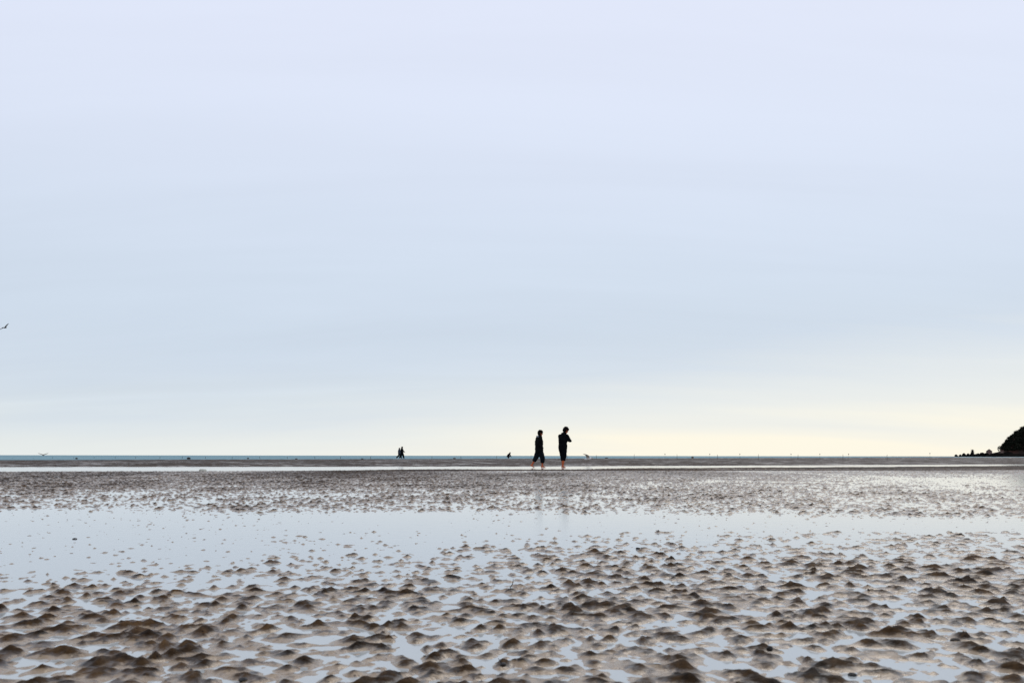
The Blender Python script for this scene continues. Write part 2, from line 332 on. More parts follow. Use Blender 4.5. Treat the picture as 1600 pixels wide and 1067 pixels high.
# ------------------------------------------------------------------ shaped solids: tubes and ellipsoids fused by remeshing
class Solid:
    def __init__(s): s.v = []; s.f = []
    def tube(s, pts, rad, flat=1.0, flat_axis=None, seg=14):
        """closed tapered tube through pts; rad numbers or (across, along flat_axis) pairs"""
        P = [Vector(p) for p in pts]; Rr = [(r, r) if isinstance(r, (int, float)) else r for r in rad]
        d0 = (P[1] - P[0]).normalized(); d1 = (P[-1] - P[-2]).normalized()
        rings = []
        for a in (0.15, 0.55, 0.85):
            c = math.sqrt(1 - (1 - a) ** 2); rr = min(Rr[0]); rings.append((P[0] - d0 * rr * (1 - a), (Rr[0][0] * c, Rr[0][1] * c), d0))
        for i, p_ in enumerate(P):
            d = ((P[min(i + 1, len(P) - 1)] - P[max(i - 1, 0)])).normalized(); rings.append((p_, Rr[i], d))
        for a in (0.85, 0.55, 0.15):
            c = math.sqrt(1 - (1 - a) ** 2); rr = min(Rr[-1]); rings.append((P[-1] + d1 * rr * (1 - a), (Rr[-1][0] * c, Rr[-1][1] * c), d1))
        ref = Vector(flat_axis) if flat_axis else None
        base = len(s.v)
        prev = None
        for c, (ra, rb), d in rings:
            if ref is not None: b = (ref - d * ref.dot(d)).normalized()
            elif prev is not None: b = (prev - d * prev.dot(d)).normalized()
            else:
                h = Vector((1, 0, 0)) if abs(d.x) < 0.8 else Vector((0, 1, 0)); b = (h - d * h.dot(d)).normalized()
            prev = b; a_ = d.cross(b)
            for k in range(seg):
                th = 2 * math.pi * k / seg
                s.v.append(c + a_ * (math.cos(th) * ra) + b * (math.sin(th) * rb))
        n = len(rings)
        for i in range(n - 1):
            for k in range(seg):
                k2 = (k + 1) % seg
                s.f.append((base + i * seg + k, base + i * seg + k2, base + (i + 1) * seg + k2, base + (i + 1) * seg + k))
        s.f.append(tuple(base + k for k in range(seg))[::-1]); s.f.append(tuple(base + (n - 1) * seg + k for k in range(seg)))
        return s
    def ball(s, c, r, rot=None, seg=14, rings=9):
        c = Vector(c); r = (r, r, r) if isinstance(r, (int, float)) else r
        M = rot if rot else Matrix.Identity(3)
        base = len(s.v)
        s.v.append(c + M @ Vector((0, 0, r[2])))
        for i in range(1, rings):
            ph = math.pi * i / rings
            for k in range(seg):
                th = 2 * math.pi * k / seg
                s.v.append(c + M @ Vector((r[0] * math.sin(ph) * math.cos(th), r[1] * math.sin(ph) * math.sin(th), r[2] * math.cos(ph))))
        s.v.append(c + M @ Vector((0, 0, -r[2])))
        for k in range(seg):
            s.f.append((base, base + 1 + k, base + 1 + (k + 1) % seg))
            s.f.append((len(s.v) - 1, base + 1 + (rings - 2) * seg + (k + 1) % seg, base + 1 + (rings - 2) * seg + k))
        for i in range(rings - 2):
            for k in range(seg):
                a = base + 1 + i * seg + k; b = base + 1 + i * seg + (k + 1) % seg
                s.f.append((a, a + seg, b + seg, b))
        return s
    def mesh(s, name):
        me = bpy.data.meshes.new(name); me.from_pydata([tuple(v) for v in s.v], [], s.f); me.update(); return me
    def fuse(s, name, voxel, smooth=4, wrinkle=0.0, wscale=12.0, seed=0):
        o = bpy.data.objects.new('tmp', s.mesh('tmp')); COL.objects.link(o)
        md = o.modifiers.new('r', 'REMESH'); md.mode = 'VOXEL'; md.voxel_size = voxel
        sm = o.modifiers.new('s', 'SMOOTH'); sm.factor = 0.5; sm.iterations = smooth
        dg = bpy.context.evaluated_depsgraph_get(); dg.update()
        me = bpy.data.meshes.new_from_object(o.evaluated_get(dg)); me.name = name
        old = o.data; bpy.data.objects.remove(o); bpy.data.meshes.remove(old)
        if wrinkle:
            n = len(me.vertices); co = np.empty(n * 3, np.float32); me.vertices.foreach_get('co', co); co = co.reshape(-1, 3)
            no = np.empty(n * 3, np.float32); me.vertices.foreach_get('normal', no); no = no.reshape(-1, 3)
            w = fbm(co[:, 0] * wscale + co[:, 1] * wscale * 0.7 + seed * 9, co[:, 2] * wscale * 1.5 - co[:, 1] * 5, 3, seed) - 0.5
            me.vertices.foreach_set('co', (co + no * (w * wrinkle * 2)[:, None]).ravel()); me.update()
        me.materials.clear(); return me

# ------------------------------------------------------------------ people
M_black = material('black_cloth', (0.005, 0.005, 0.0055), 0.95, 0.03, 0.3, 9, 0.4, 60)
M_navy = material('navy_cloth', (0.006, 0.007, 0.009), 0.95, 0.03, 0.3, 9, 0.4, 60)
M_grey = material('grey_cloth', (0.30, 0.32, 0.35), 0.9, 0.2, 0.15, 14)
M_slate = material('slate_cloth', (0.035, 0.042, 0.055), 0.9, 0.15, 0.3, 9)
M_hair = material('dark_hair', (0.006, 0.0045, 0.004), 0.95, 0.04, 0.3, 40, 0.6, 90)
M_skin = material('sun_reddened_skin', (0.42, 0.085, 0.022), 0.6, 0.3, 0.15, 9)
M_eye = material('eye', (0.02, 0.012, 0.01), 0.2, 0.5)

def hand(S, wrist, direction, palm_n, s, curl=0.5):
    """palm and five unequal bent fingers; palm_n is the palm's facing direction"""
    w = Vector(wrist); d = Vector(direction).normalized(); n = Vector(palm_n); n = (n - d * n.dot(d)).normalized(); a = d.cross(n)
    S.tube([w, w + d * 0.045 * s, w + d * 0.082 * s], [(0.021 * s, 0.016 * s), (0.034 * s, 0.014 * s), (0.036 * s, 0.012 * s)], flat_axis=n, seg=12)
    for k, (o, ln) in enumerate(((-0.030, 0.066), (-0.010, 0.076), (0.010, 0.071), (0.029, 0.055))):
        b0 = w + d * 0.078 * s + a * o * s; l = ln * s
        p1 = b0 + (d * 0.92 + n * curl * 0.5).normalized() * l * 0.45
        p2 = p1 + (d * (1 - curl * 0.8) + n * curl * 1.2).normalized() * l * 0.33
        p3 = p2 + (d * (0.9 - curl * 1.4) + n * (0.2 + curl)).normalized() * l * 0.25
        S.tube([b0, p1, p2, p3], [0.0092 * s, 0.0088 * s, 0.0082 * s, 0.0072 * s], seg=8)
    b0 = w + d * 0.022 * s - a * 0.024 * s; p1 = b0 + (d * 0.55 - a * 0.75 + n * 0.25).normalized() * 0.036 * s
    S.tube([b0, p1, p1 + (d * 0.85 - a * 0.15 + n * 0.35).normalized() * 0.032 * s], [0.012 * s, 0.0105 * s, 0.008 * s], seg=8)

def foot(S, ankle, heel, ball, toe, s):
    A, Hh, B, T = map(Vector, (ankle, heel, ball, toe))
    S.tube([A, A * 0.4 + Hh * 0.6, Hh], [0.036 * s, 0.034 * s, 0.027 * s], seg=10)
    fd = (T - Hh).normalized(); side = fd.cross(Vector((0, 0, 1))).normalized(); up = side.cross(fd)
    S.tube([Hh, A * 0.35 + (Hh + B) * 0.325, B], [(0.029 * s, 0.025 * s), (0.033 * s, 0.034 * s), (0.043 * s, 0.020 * s)], flat_axis=up, seg=12)
    for k in range(5):
        o = (-0.032 + 0.016 * k) * s
        S.tube([B + side * o, T + side * o * 1.05 - fd * abs(k - 0.6) * 0.010 * s], [0.0125 * s, 0.010 * s], seg=8)

def person(label, loc, rz, P, s, top_mat, trouser_mat, group, vox=0.008, hood=False, collar=False, bulk=1.0, seed=0):
    """P: joint positions in metres, x forward, y to the person's left, z up"""
    root = empty('person', loc, rz); tag(root, label, 'person', group)
    v = {k: Vector(c) for k, c in P.items() if k not in ('curl', 'hemL', 'hemR')}
    # body: one continuous skin
    B = Solid()
    B.tube([v['pelvis'], v['waist'], v['chest'], v['collar']], [(0.125 * s, 0.085 * s), (0.105 * s, 0.08 * s), (0.14 * s, 0.095 * s), (0.10 * s, 0.06 * s)], flat_axis=P.get('front', (1, 0, 0)), seg=18)
    B.tube([v['collar'], v['head'] * 0.55 + v['collar'] * 0.45], [0.050 * s, 0.045 * s])
    fw = Vector(P['look']).normalized(); sd_ = Vector((0, 0, 1)).cross(fw).normalized(); up = fw.cross(sd_)
    hm = Matrix((fw, sd_, up)).transposed()
    hc = v['head']; X = lambda a, b, c: hc + hm @ Vector((a * s, b * s, c * s))
    B.ball(hc + up * 0.02 * s, (0.093 * s, 0.074 * s, 0.098 * s), hm, 18, 12)
    B.tube([X(0.02, 0, -0.03), X(0.048, 0, -0.085)], [0.060 * s, 0.034 * s])                # jaw and chin
    B.tube([X(0.082, 0, 0.012), X(0.105, 0, -0.028)], [0.009 * s, 0.015 * s], seg=8)         # nose
    B.tube([X(0.079, 0.022, -0.062), X(0.085, 0, -0.060), X(0.079, -0.022, -0.062)], [0.006 * s, 0.009 * s, 0.006 * s], seg=8)  # lips
    for e in (-1, 1): B.ball(X(-0.005, e * 0.078, -0.01), (0.018 * s, 0.008 * s, 0.030 * s), hm, 10, 7)
    for a in 'LR':
        B.tube([v['sh' + a], v['el' + a], v['wr' + a]], [0.045 * s, 0.036 * s, 0.024 * s])
        hand(B, v['wr' + a], P['hd' + a], P['hn' + a], s * 0.92, P.get('curl', 0.5))
        B.tube([v['hip' + a], v['kn' + a], v['kn' + a] * 0.62 + v['an' + a] * 0.38, v['an' + a]], [0.078 * s, 0.052 * s, 0.050 * s, 0.031 * s])
        foot(B, v['an' + a], v['he' + a], v['ba' + a], v['to' + a], s)
    link('body', B.fuse('body', vox, 3), M_skin, root)
    for e in (-1, 1):
        link('eye', Solid().ball(X(0.083, e * 0.032, 0.010), 0.011 * s, seg=10, rings=6).mesh('eye'), M_eye, root)
    # jacket
    J = Solid()
    hemc = v['pelvis'] * 0.8 + (v['hipL'] + v['hipR']) * 0.1 + Vector((0, 0, -0.02 * s))
    J.tube([hemc, v['waist'], v['chest'], v['collar'] - Vector((0, 0, 0.015 * s))], [(0.168 * s * bulk, 0.132 * s * bulk), (0.155 * s * bulk, 0.125 * s * bulk), (0.178 * s * bulk, 0.130 * s * bulk), (0.118 * s * bulk, 0.085 * s * bulk)], flat_axis=P.get('front', (1, 0, 0)), seg=20)
    for a in 'LR':
        J.tube([v['sh' + a], v['el' + a], v['wr' + a]], [0.072 * s * bulk, 0.058 * s * bulk, 0.044 * s * bulk])
        J.ball(v['sh' + a], 0.074 * s * bulk)
    J.tube([v['collar'] - Vector((0, 0, 0.02 * s)), v['collar'] + (v['head'] - v['collar']) * 0.32], [0.085 * s, 0.066 * s])
    if hood: J.ball(v['collar'] - fw * 0.075 * s + Vector((0, 0, 0.012 * s)), (0.06 * s, 0.095 * s, 0.055 * s))
    link('jacket', J.fuse('jacket', vox * 1.25, 5, 0.012 * s, 12, seed + 2), top_mat, root)
    # trousers
    T = Solid()
    T.tube([v['pelvis'] + Vector((0, 0, 0.05 * s)), v['pelvis'] - Vector((0, 0, 0.07 * s))], [(0.142 * s, 0.105 * s), (0.150 * s, 0.115 * s)], flat_axis=P.get('front', (1, 0, 0)), seg=18)
    for a in 'LR':
        hem = v['kn' + a] + (v['an' + a] - v['kn' + a]) * P.get('hem' + a, (0.5,))[0]
        T.tube([v['hip' + a], (v['hip' + a] + v['kn' + a]) * 0.5, v['kn' + a], hem], [0.098 * s * bulk, 0.092 * s * bulk, 0.080 * s * bulk, 0.068 * s * bulk])
    link('trousers', T.fuse('trousers', vox * 1.25, 5, 0.012 * s, 14, seed + 5), trouser_mat, root)
    # hair
    Hh = Solid()
    Hh.ball(X(-0.014, 0, 0.038), (0.112 * s, 0.098 * s, 0.100 * s), hm, 18, 12)
    Hh.ball(X(-0.045, 0, -0.022), (0.080 * s, 0.090 * s, 0.078 * s), hm, 16, 10)
    Hh.tube([X(0.065, 0.05, 0.060), X(0.090, 0, 0.064), X(0.065, -0.05, 0.060)], [0.025 * s, 0.030 * s, 0.025 * s])
    link('hair', Hh.fuse('hair', vox * 1.25, 3, 0.016 * s, 26, seed + 8), M_hair, root)
    if collar:
        C = Solid(); c = v['collar']
        C.tube([c + Vector((0.0, -0.155, -0.035)) * s, c + Vector((-0.06, -0.125, 0.0)) * s, c + Vector((-0.115, -0.06, 0.025)) * s, c + Vector((-0.125, 0.0, 0.03)) * s, c + Vector((-0.105, 0.07, 0.02)) * s], [0.016 * s, 0.024 * s, 0.024 * s, 0.022 * s, 0.016 * s])
        link('shirt_collar', C.fuse('shirt_collar', 0.006, 2), M_grey, root)
    return root

G_near = 'people walking on the sand'
# taller barefoot walker, arms folded, seen from behind on the right
gp = ground(879.5, 730.6); K1 = 1.0
def std(s, **kw):
    P = dict(pelvis=(0, 0, .80), waist=(0, 0, .93), chest=(.0, 0, 1.10), collar=(.0, 0, 1.27), head=(.03, 0, 1.40), look=(1, 0, -.1),
             hipL=(0, .075, .76), hipR=(0, -.075, .76), shL=(0, .165, 1.22), shR=(0, -.165, 1.22),
             elL=(-.03, .20, .97), elR=(-.03, -.20, .97), wrL=(.05, .2, .76), wrR=(.05, -.2, .76),
             hdL=(0, 0, -1), hdR=(0, 0, -1), hnL=(0, -1, 0), hnR=(0, 1, 0),
             knL=(.02, .08, .43), knR=(.02, -.08, .43), anL=(-.02, .08, .075), anR=(-.02, -.08, .075),
             heL=(-.06, .08, .03), heR=(-.06, -.08, .03), baL=(.08, .09, .022), baR=(.08, -.09, .022), toL=(.14, .095, .014), toR=(.14, -.095, .014))
    P.update(kw)
    o = {}
    for k, c in P.items():
        if k in ('look', 'hdL', 'hdR', 'hnL', 'hnR', 'front', 'curl', 'hemL', 'hemR'): o[k] = c
        else: o[k] = tuple(x * s for x in c)
    return o
P1 = std(1.0, pelvis=(-.01, 0, .76), waist=(0, 0, .90), chest=(.02, 0, 1.06), collar=(.05, 0, 1.235), head=(.115, -.05, 1.385), look=(1, -.25, -.45), front=(1, 0, .1),
         hipL=(-.01, .07, .72), hipR=(-.01, -.07, .72), shL=(.03, .155, 1.17), shR=(.03, -.155, 1.17),
         elL=(.07, .215, .955), elR=(.13, -.235, .985), wrL=(.20, .03, 1.0), wrR=(.20, -.02, 1.05),
         hdL=(.1, -1, .15), hdR=(.05, 1, .1), hnL=(-1, 0, 0), hnR=(-1, 0, 0), curl=0.35,
         knL=(.05, .055, .41), knR=(.0, -.06, .41), anL=(.045, .045, .075), anR=(-.045, -.03, .075),
         heL=(.005, .045, .03), heR=(-.085, -.03, .03), baL=(.145, .045, .022), baR=(.055, -.035, .022), toL=(.205, .05, .014), toR=(.115, -.035, .014), hemL=(.30,), hemR=(.30,))
person('taller barefoot person in dark jacket and rolled trousers, arms folded, head bowed', gp, R(48), P1, 1.0, M_black, M_black, G_near, seed=1, bulk=1.08)
# shorter barefoot walker, mid stride
gp = ground(842.5, 730.6)
P2 = std(1.0, pelvis=(0, 0, .66), waist=(-.005, 0, .80), chest=(-.01, 0, .97), collar=(.012, 0, 1.135), head=(.045, 0, 1.275), look=(1, .05, -.18),
         hipL=(-.02, .065, .60), hipR=(.02, -.065, .60), shL=(-.01, .14, 1.08), shR=(-.01, -.14, 1.08),
         elL=(-.06, .185, .86), elR=(-.09, -.185, .86), wrL=(.07, .15, .73), wrR=(.075, -.15, .72),
         hdL=(.1, -.5, -1), hdR=(.1, .5, -1), hnL=(0, -1, 0), hnR=(0, 1, 0), curl=0.7,
         knL=(-.095, .065, .385), knR=(.105, -.065, .365), anL=(-.255, .06, .115), anR=(.105, -.06, .07),
         heL=(-.295, .06, .085), heR=(.065, -.06, .03), baL=(-.205, .06, .028), baR=(.185, -.062, .022), toL=(-.15, .06, .016), toR=(.235, -.064, .014), hemL=(.42,), hemR=(.45,))
person('shorter barefoot person in dark jacket striding behind, pale collar at the neck', gp, R(14), P2, 0.90, M_black, M_navy, G_near, seed=3, collar=True, bulk=1.30)
# far couple by the water's edge
def stride(f, **kw):
    P = dict(knL=(.16 * f, .07, .45), knR=(-.06 * f, -.07, .44), anL=(.24 * f, .07, .085), anR=(-.30 * f, -.07, .14),
             heL=(.20 * f, .07, .035), heR=(-.345 * f, -.07, .12), baL=(.33 * f, .07, .04), baR=(-.24 * f, -.07, .03), toL=(.38 * f, .07, .035), toR=(-.19 * f, -.07, .015))
    P.update(kw); return P
GF = 'people far out by the water'
gp = ground(628.0, 716.25, 0.02)
person('taller far walker in black with one arm swung forward', gp, R(10), std(1.13, **stride(1.0, elR=(.10, -.2, .98), wrR=(.28, -.19, .86), hdR=(1, 0, -.4), hemL=(.9,), hemR=(.9,))), 1.13, M_black, M_black, GF, vox=0.014, seed=4, bulk=1.55)
gp = ground(623.4, 716.3, 0.02)
person('smaller far walker striding just left of the taller one in black', gp + Vector((0, 0.4, 0)), R(6), std(1.0, **stride(1.25, hemL=(.9,), hemR=(.9,))), 1.0, M_slate, M_navy, GF, vox=0.014, seed=5, bulk=1.5)
gp = ground(795.0, 716.0, 0.02)
PC = std(1.0, pelvis=(-.18, 0, .34), waist=(-.12, 0, .47), chest=(.02, 0, .62), collar=(.13, 0, .76), head=(.20, 0, .86), look=(1, 0, -.5), front=(1, 0, -.7),
         hipL=(-.18, .08, .32), hipR=(-.18, -.08, .32), shL=(.12, .16, .72), shR=(.12, -.16, .72), elL=(.26, .18, .52), elR=(.24, -.18, .50), wrL=(.36, .14, .30), wrR=(.34, -.14, .26),
         hdL=(.3, 0, -1), hdR=(.3, 0, -1), knL=(.16, .12, .44), knR=(.14, -.12, .42), anL=(-.06, .1, .08), anR=(-.10, -.1, .08), heL=(-.11, .1, .035), heR=(-.15, -.1, .035),
         baL=(.03, .1, .022), baR=(-.01, -.1, .022), toL=(.09, .1, .014), toR=(.05, -.1, .014), hemL=(.9,), hemR=(.9,))
person('lone far person in dark clothes crouching low at the edge of the sea', gp, R(5), PC, 1.0, M_black, M_navy, GF, vox=0.014, seed=6, bulk=1.3)

# ------------------------------------------------------------------ gulls
M_gwhite = material('gull_white', (0.72, 0.72, 0.70), 0.7, 0.2, 0.08, 20)
M_ggrey = material('gull_grey', (0.58, 0.59, 0.60), 0.8, 0.2, 0.2, 20)
M_gbrown = material('gull_brown', (0.07, 0.055, 0.045), 0.8, 0.2, 0.35, 20)
M_beak = material('gull_beak', (0.5, 0.28, 0.03), 0.5, 0.4)
def gull(label, loc, rz, roll, lift, body_mat, wing_mat, s=1.0, wing_up=0.5, pitch=-0.08):
    """x forward; each wing rises to the wrist and then levels or drops to the tip"""
    root = empty('gull', loc, rz, s); root.rotation_euler = (roll, pitch, rz); tag(root, label, 'bird', 'gulls')
    link('body', Solid().tube([(-.22, 0, 0), (-.10, 0, -.005), (.06, 0, -.005), (.15, 0, .015), (.20, 0, .035)], [.022, .055, .062, .046, .036]).ball((.225, 0, .045), (.042, .034, .034)).fuse('body', .012, 3), body_mat, root)
    link('beak', Solid().tube([(.255, 0, .042), (.30, 0, .034)], [.011, .005], seg=8).mesh('beak'), M_beak, root)
    tv = [(-.18, .028, .006), (-.18, -.028, .006), (-.34, -.07, .0), (-.36, 0, .002), (-.34, .07, .0)]
    tm = bpy.data.meshes.new('tail'); b = bmesh.new(); f = b.faces.new([b.verts.new(q) for q in tv])
    ex = bmesh.ops.extrude_face_region(b, geom=[f]); bmesh.ops.translate(b, vec=(0, 0, -.008), verts=[e for e in ex['geom'] if isinstance(e, bmesh.types.BMVert)])
    bmesh.ops.recalc_face_normals(b, faces=b.faces); b.to_mesh(tm); b.free(); link('tail', tm, body_mat, root, smooth=False)
    for e in (-1, 1):
        prof = [(0.03, 0.0, .10, -.085), (.16, wing_up * .55, .125, -.075), (.30, wing_up * .85, .115, -.055), (.46, wing_up, .06, -.075), (.60, wing_up * lift, -.03, -.12), (.66, wing_up * lift * .98, -.10, -.13)]
        vs = []; fs = []
        for (sp_, h, le, te) in prof:
            zc = .03 + h * sp_ if False else .03 + h * .3
            for (xx, th) in ((le, .0), (le * .4 + te * .6, .009), (te, .0)): vs.append((xx, e * sp_, zc + th))
            for (xx, th) in ((te, -.004), (le * .4 + te * .6, -.004), (le, -.006)): vs.append((xx, e * sp_, zc + th))
        for i in range(len(prof) - 1):
            for k in range(6):
                a = i * 6 + k; c = i * 6 + (k + 1) % 6; fs.append((a, c, c + 6, a + 6))
        fs.append(tuple(range(6))); n = (len(prof) - 1) * 6; fs.append(tuple(range(n, n + 6)))
        wm = bpy.data.meshes.new('wing'); wm.from_pydata(vs, [], fs); wm.update()
        b = bmesh.new(); b.from_mesh(wm); bmesh.ops.recalc_face_normals(b, faces=b.faces); b.to_mesh(wm); b.free()
        link('wing', wm, wing_mat, root, smooth=False)
    return root
gull('brown gull gliding low over the sea strip at the left, wings raised', at_dist(67.5, 711.3, 118), R(-62), 0, 1.15, M_gbrown, M_gbrown, 0.85, 0.8, 0.5)
gull('dark gull high in the sky, cut by the left edge of the picture', at_dist(7.5, 512.0, 78), R(75), R(-27), 0.75, M_gbrown, M_gbrown, 0.8, 0.35)
gull('white gull skimming the sand to the right of the two barefoot people', at_dist(919, 716.8, 50), R(-20), R(-10), 1.1, M_gwhite, M_ggrey, 0.85, 0.5)

# ------------------------------------------------------------------ stakes standing at the waterline
M_wood = material('weathered_wood', (0.07, 0.055, 0.045), 0.9, 0.2, 0.35, 12, 0.5, 40)
ORD = 'first second third fourth fifth sixth seventh eighth ninth tenth eleventh twelfth thirteenth fourteenth fifteenth sixteenth seventeenth eighteenth nineteenth twentieth'.split()
ORD += ['twenty-' + o for o in ORD[:9]] + ['thirtieth']
def stake_mesh(h, r, knob):
    random.seed(int(h * 1000 + r * 7000))
    j = lambda a: random.uniform(-a, a)
    S = Solid(); S.tube([(0, 0, -.25), (j(.01), j(.01), h * .4), (j(.02), j(.02), h * .8), (j(.02), j(.02), h)], [r, r * .95, r * .88, r * .8], seg=8)
    return S.mesh('stake')
xs_l = [20, 52, 82, 115, 147, 180, 212, 250, 285, 321, 363, 406, 449, 492, 532, 579]
xs_r = [675, 720, 776, 830, 886, 932, 991, 1058, 1121, 1185, 1247, 1317, 1386]
for lst, side in ((xs_l, 0), (xs_r, 1)):
    for i, px in enumerate(lst):
        kx = px / 1600.0; d = 150 - 45 * kx
        top = np.interp(px, [0, 100, 250, 600, 900, 1000, 1400], [714.6, 714.4, 713.6, 713.2, 711.0, 709.8, 709.8]) + random.Random(px).uniform(-.4, .4)
        h = H - (top - hor(px)) / F * d
        P = ground(px, hor(px) + H * F / d)
        o = link('wooden_stake', stake_mesh(h, 0.030 if not side else 0.020, False), M_wood); o.location = P
        o.rotation_euler = (0, random.Random(px).uniform(-.05, .05), random.Random(px + 1).uniform(0, 6))
        if side == 0: tag(o, f'{ORD[i]} stake from the left in the row of short stakes along the waterline', 'stake', 'short stakes left of the far couple')
        else: tag(o, f'{ORD[i]} stake right of the far couple in the row of thin stakes', 'stake', 'thin stakes right of the far couple')
for i, px in enumerate([1039, 1109, 1156, 1236, 1281, 1326, 1453]):
    d = 118; top = 709.4 if px < 1400 else 708.2
    h = H - (top - hor(px)) / F * d
    root = empty('float_pole', ground(px, hor(px) + H * F / d)); tag(root, f'{ORD[i]} thin pole with a small knob on top, counted from the left', 'pole', 'knobbed poles out on the flat')
    link('pole', Solid().tube([(0, 0, -.2), (0.005, 0, h * .5), (0, 0, h)], [.008, .007, .006], seg=8).mesh('pole'), M_wood, root)
    link('knob', Solid().ball((0, 0, h), (.055, .055, .065), seg=10, rings=7).mesh('knob'), M_wood, root)

# ------------------------------------------------------------------ stones, weed, twigs
M_dark = material('black_stone', (0.012, 0.010, 0.009), 0.55, 0.4, 0.4, 30, 0.5, 60)
M_weed = material('brown_weed', (0.035, 0.022, 0.010), 0.6, 0.4, 0.5, 40, 0.5, 80)
M_pale = material('pale_stone', (0.46, 0.45, 0.38), 0.85, 0.3, 0.2, 12, 0.6, 30)
def stone_mesh(r, seed, rough=0.22, sub=3):
    b = bmesh.new(); bmesh.ops.create_icosphere(b, subdivisions=sub, radius=1.0)
    rr = random.Random(seed); dirs = [(Vector((rr.gauss(0, 1), rr.gauss(0, 1), rr.gauss(0, 1))).normalized(), rr.uniform(.55, .95)) for _ in range(9)]
    for v in b.verts:
        n = v.co.normalized(); k = 1.0
        for dd, c in dirs:
            t_ = n.dot(dd)
            if t_ > c: k = min(k, 1 - (t_ - c) * rough * 3)
        k *= 1 + rr.uniform(-.03, .03)
        v.co = Vector((n.x * r[0], n.y * r[1], n.z * r[2])) * k
    m = bpy.data.meshes.new('stone'); b.to_mesh(m); b.free(); return m
def surf(px, py):
    P = ground(px, py, 0.0)
    for _ in range(3):
        zz_ = max(0.0, float(sand_height(np.array([P.x]), np.array([P.y]))[0])); P = ground(px, py, min(zz_, 0.05))
    return P
def stone(name, label, cat, px, py, w, hgt, mat, seed, group=None):
    P = surf(px, py); m = P.y / F
    o = link(name, stone_mesh((w * m / 2, w * m / 2 * .85, hgt * m * .62), seed), mat); o.location = P + Vector((0, 0, hgt * m * .12)); o.rotation_euler = (0, 0, seed)
    return tag(o, label, cat, group)
stone('pebble', 'small round black pebble on the right foreground sand, nearest the pool', 'pebble', 1357.5, 924, 7, 7, M_dark, 11)
stone('pebble', 'larger black pebble at the far right of the foreground mounds', 'pebble', 1472, 925, 17, 7, M_dark, 12)
stone('pebble', 'black pebble half sunk at the bottom right foreground', 'pebble', 1332, 1055, 16, 7, M_dark, 13)
stone('pebble', 'dark round pebble at the bottom left foreground', 'pebble', 381, 1062, 19, 7, M_dark, 14)
stone('pebble', 'dark pebble lying above the bottom right pebble, beside open water', 'pebble', 1203, 1014, 11, 8, M_dark, 15)
stone('pebble', 'reddish brown pebble on a mound crest at the right foreground', 'pebble', 1493, 1001, 17, 7, M_weed, 16)
stone('pebble', 'small dark pebble in the pool at the left', 'pebble', 117, 842, 8, 2.6, M_dark, 17)
stone('pebble', 'dark pebble in the pool right of centre', 'pebble', 997, 857, 8, 3.5, M_dark, 18)
P = surf(786, 1041) + Vector((0, -0.03, 0.008)); root = empty('seaweed_sprig', P, 0.3); tag(root, 'tiny black sprig of seaweed with thin upright stalks, bottom centre', 'seaweed'); m_ = P.y / F
link('holdfast', stone_mesh((6 * m_, 5 * m_, 4 * m_), 21), M_dark, root).location = (0, 0, 2 * m_)
for a, b in ((-7, 12), (-4, 7), (5, 6)):
    link('stalk', Solid().tube([(0, 0, 2 * m_), (a * .5 * m_, 0, b * .6 * m_), (a * m_, 0, b * m_)], [.9 * m_, .7 * m_, .4 * m_], seg=6).mesh('stalk'), M_dark, root)
P = surf(801, 915); o = link('twig', Solid().tube([(-.012, 0, -.01), (0, 0, .005), (.003, 0, .022)], [.0018, .0014, .001], seg=6).mesh('twig'), M_dark)
o.location = P; tag(o, 'short dark twig standing upright among the centre mounds', 'twig')
stone('stone', 'pale rounded stone at the near edge of the narrow runnel on the left', 'stone', 317, 735.5, 13, 5, M_pale, 31)
LUMPS = [(119.5, 716.9, 4, 2.6, 'leftmost small dark lump at the water edge, below the row of stakes'), (294.5, 717.0, 7, 3.2, 'dark double lump at the water edge left of the pale stone'),
         (387.5, 716.6, 3.5, 2, 'tiny dark lump at the water edge, third from the left'), (463, 717.2, 5, 1.4, 'flat dark lump at the water edge midway to the far couple'),
         (566, 717.2, 5, 1.4, 'flat dark lump at the water edge just left of the far couple'), (710, 716.4, 5, 1.6, 'flat dark lump at the water edge between couple and crouching person'),
         (948, 716.2, 6, 1.6, 'flat dark lump just right of the white gull'), (1082, 715.4, 4.5, 2.6, 'brown lump at the water edge far right of the white gull')]
for i, (px, py, w, hh, lb) in enumerate(LUMPS):
    P = ground(px, py, 0.02); m = P.y / F
    o = link('rock', stone_mesh((w * m / 2, w * m / 2, hh * m * .6), 40 + i), M_weed if i == 7 else M_dark); o.location = P + Vector((0, 0, hh * m * .3)); tag(o, lb, 'rock', 'dark lumps at the water edge')

# ------------------------------------------------------------------ headland
D = 1200.0; MP = D / F
M_hill = material('headland_ground', (0.010, 0.006, 0.004), 0.95, 0.1, 0.4, 0.06, c2=(0.030, 0.011, 0.007))
M_leaf = material('dark_foliage', (0.007, 0.009, 0.005), 0.9, 0.1, 0.4, 0.15)
M_bark = material('bark', (0.02, 0.014, 0.010), 0.9, 0.1, 0.3, 2)
M_rock = material('headland_rock', (0.009, 0.0075, 0.0065), 0.95, 0.0, 0.4, 0.3)
prof_x = np.array([1488, 1500, 1512, 1525, 1540, 1556, 1563, 1567, 1571, 1577, 1586, 1600, 1630, 1680, 1760, 1900, 2200])
prof_y = np.array([.5, 2, 4, 5, 5.5, 7.5, 10.5, 15, 21, 28.5, 36, 46, 58, 66, 76, 84, 70])
def hill_h(X, Y):
    px = (X - (Y - D) * 0.60) / MP + 800; h = np.interp(px, prof_x, prof_y) * MP
    dep = SM(-70, 10, (Y - D)) * SM(420, 120, (Y - D))
    e = np.interp(px, prof_x, np.linspace(0, 1, len(prof_x)))
    return h * dep * (0.93 + 0.14 * fbm(X * .05, Y * .05, 3, 12)) - 0.5
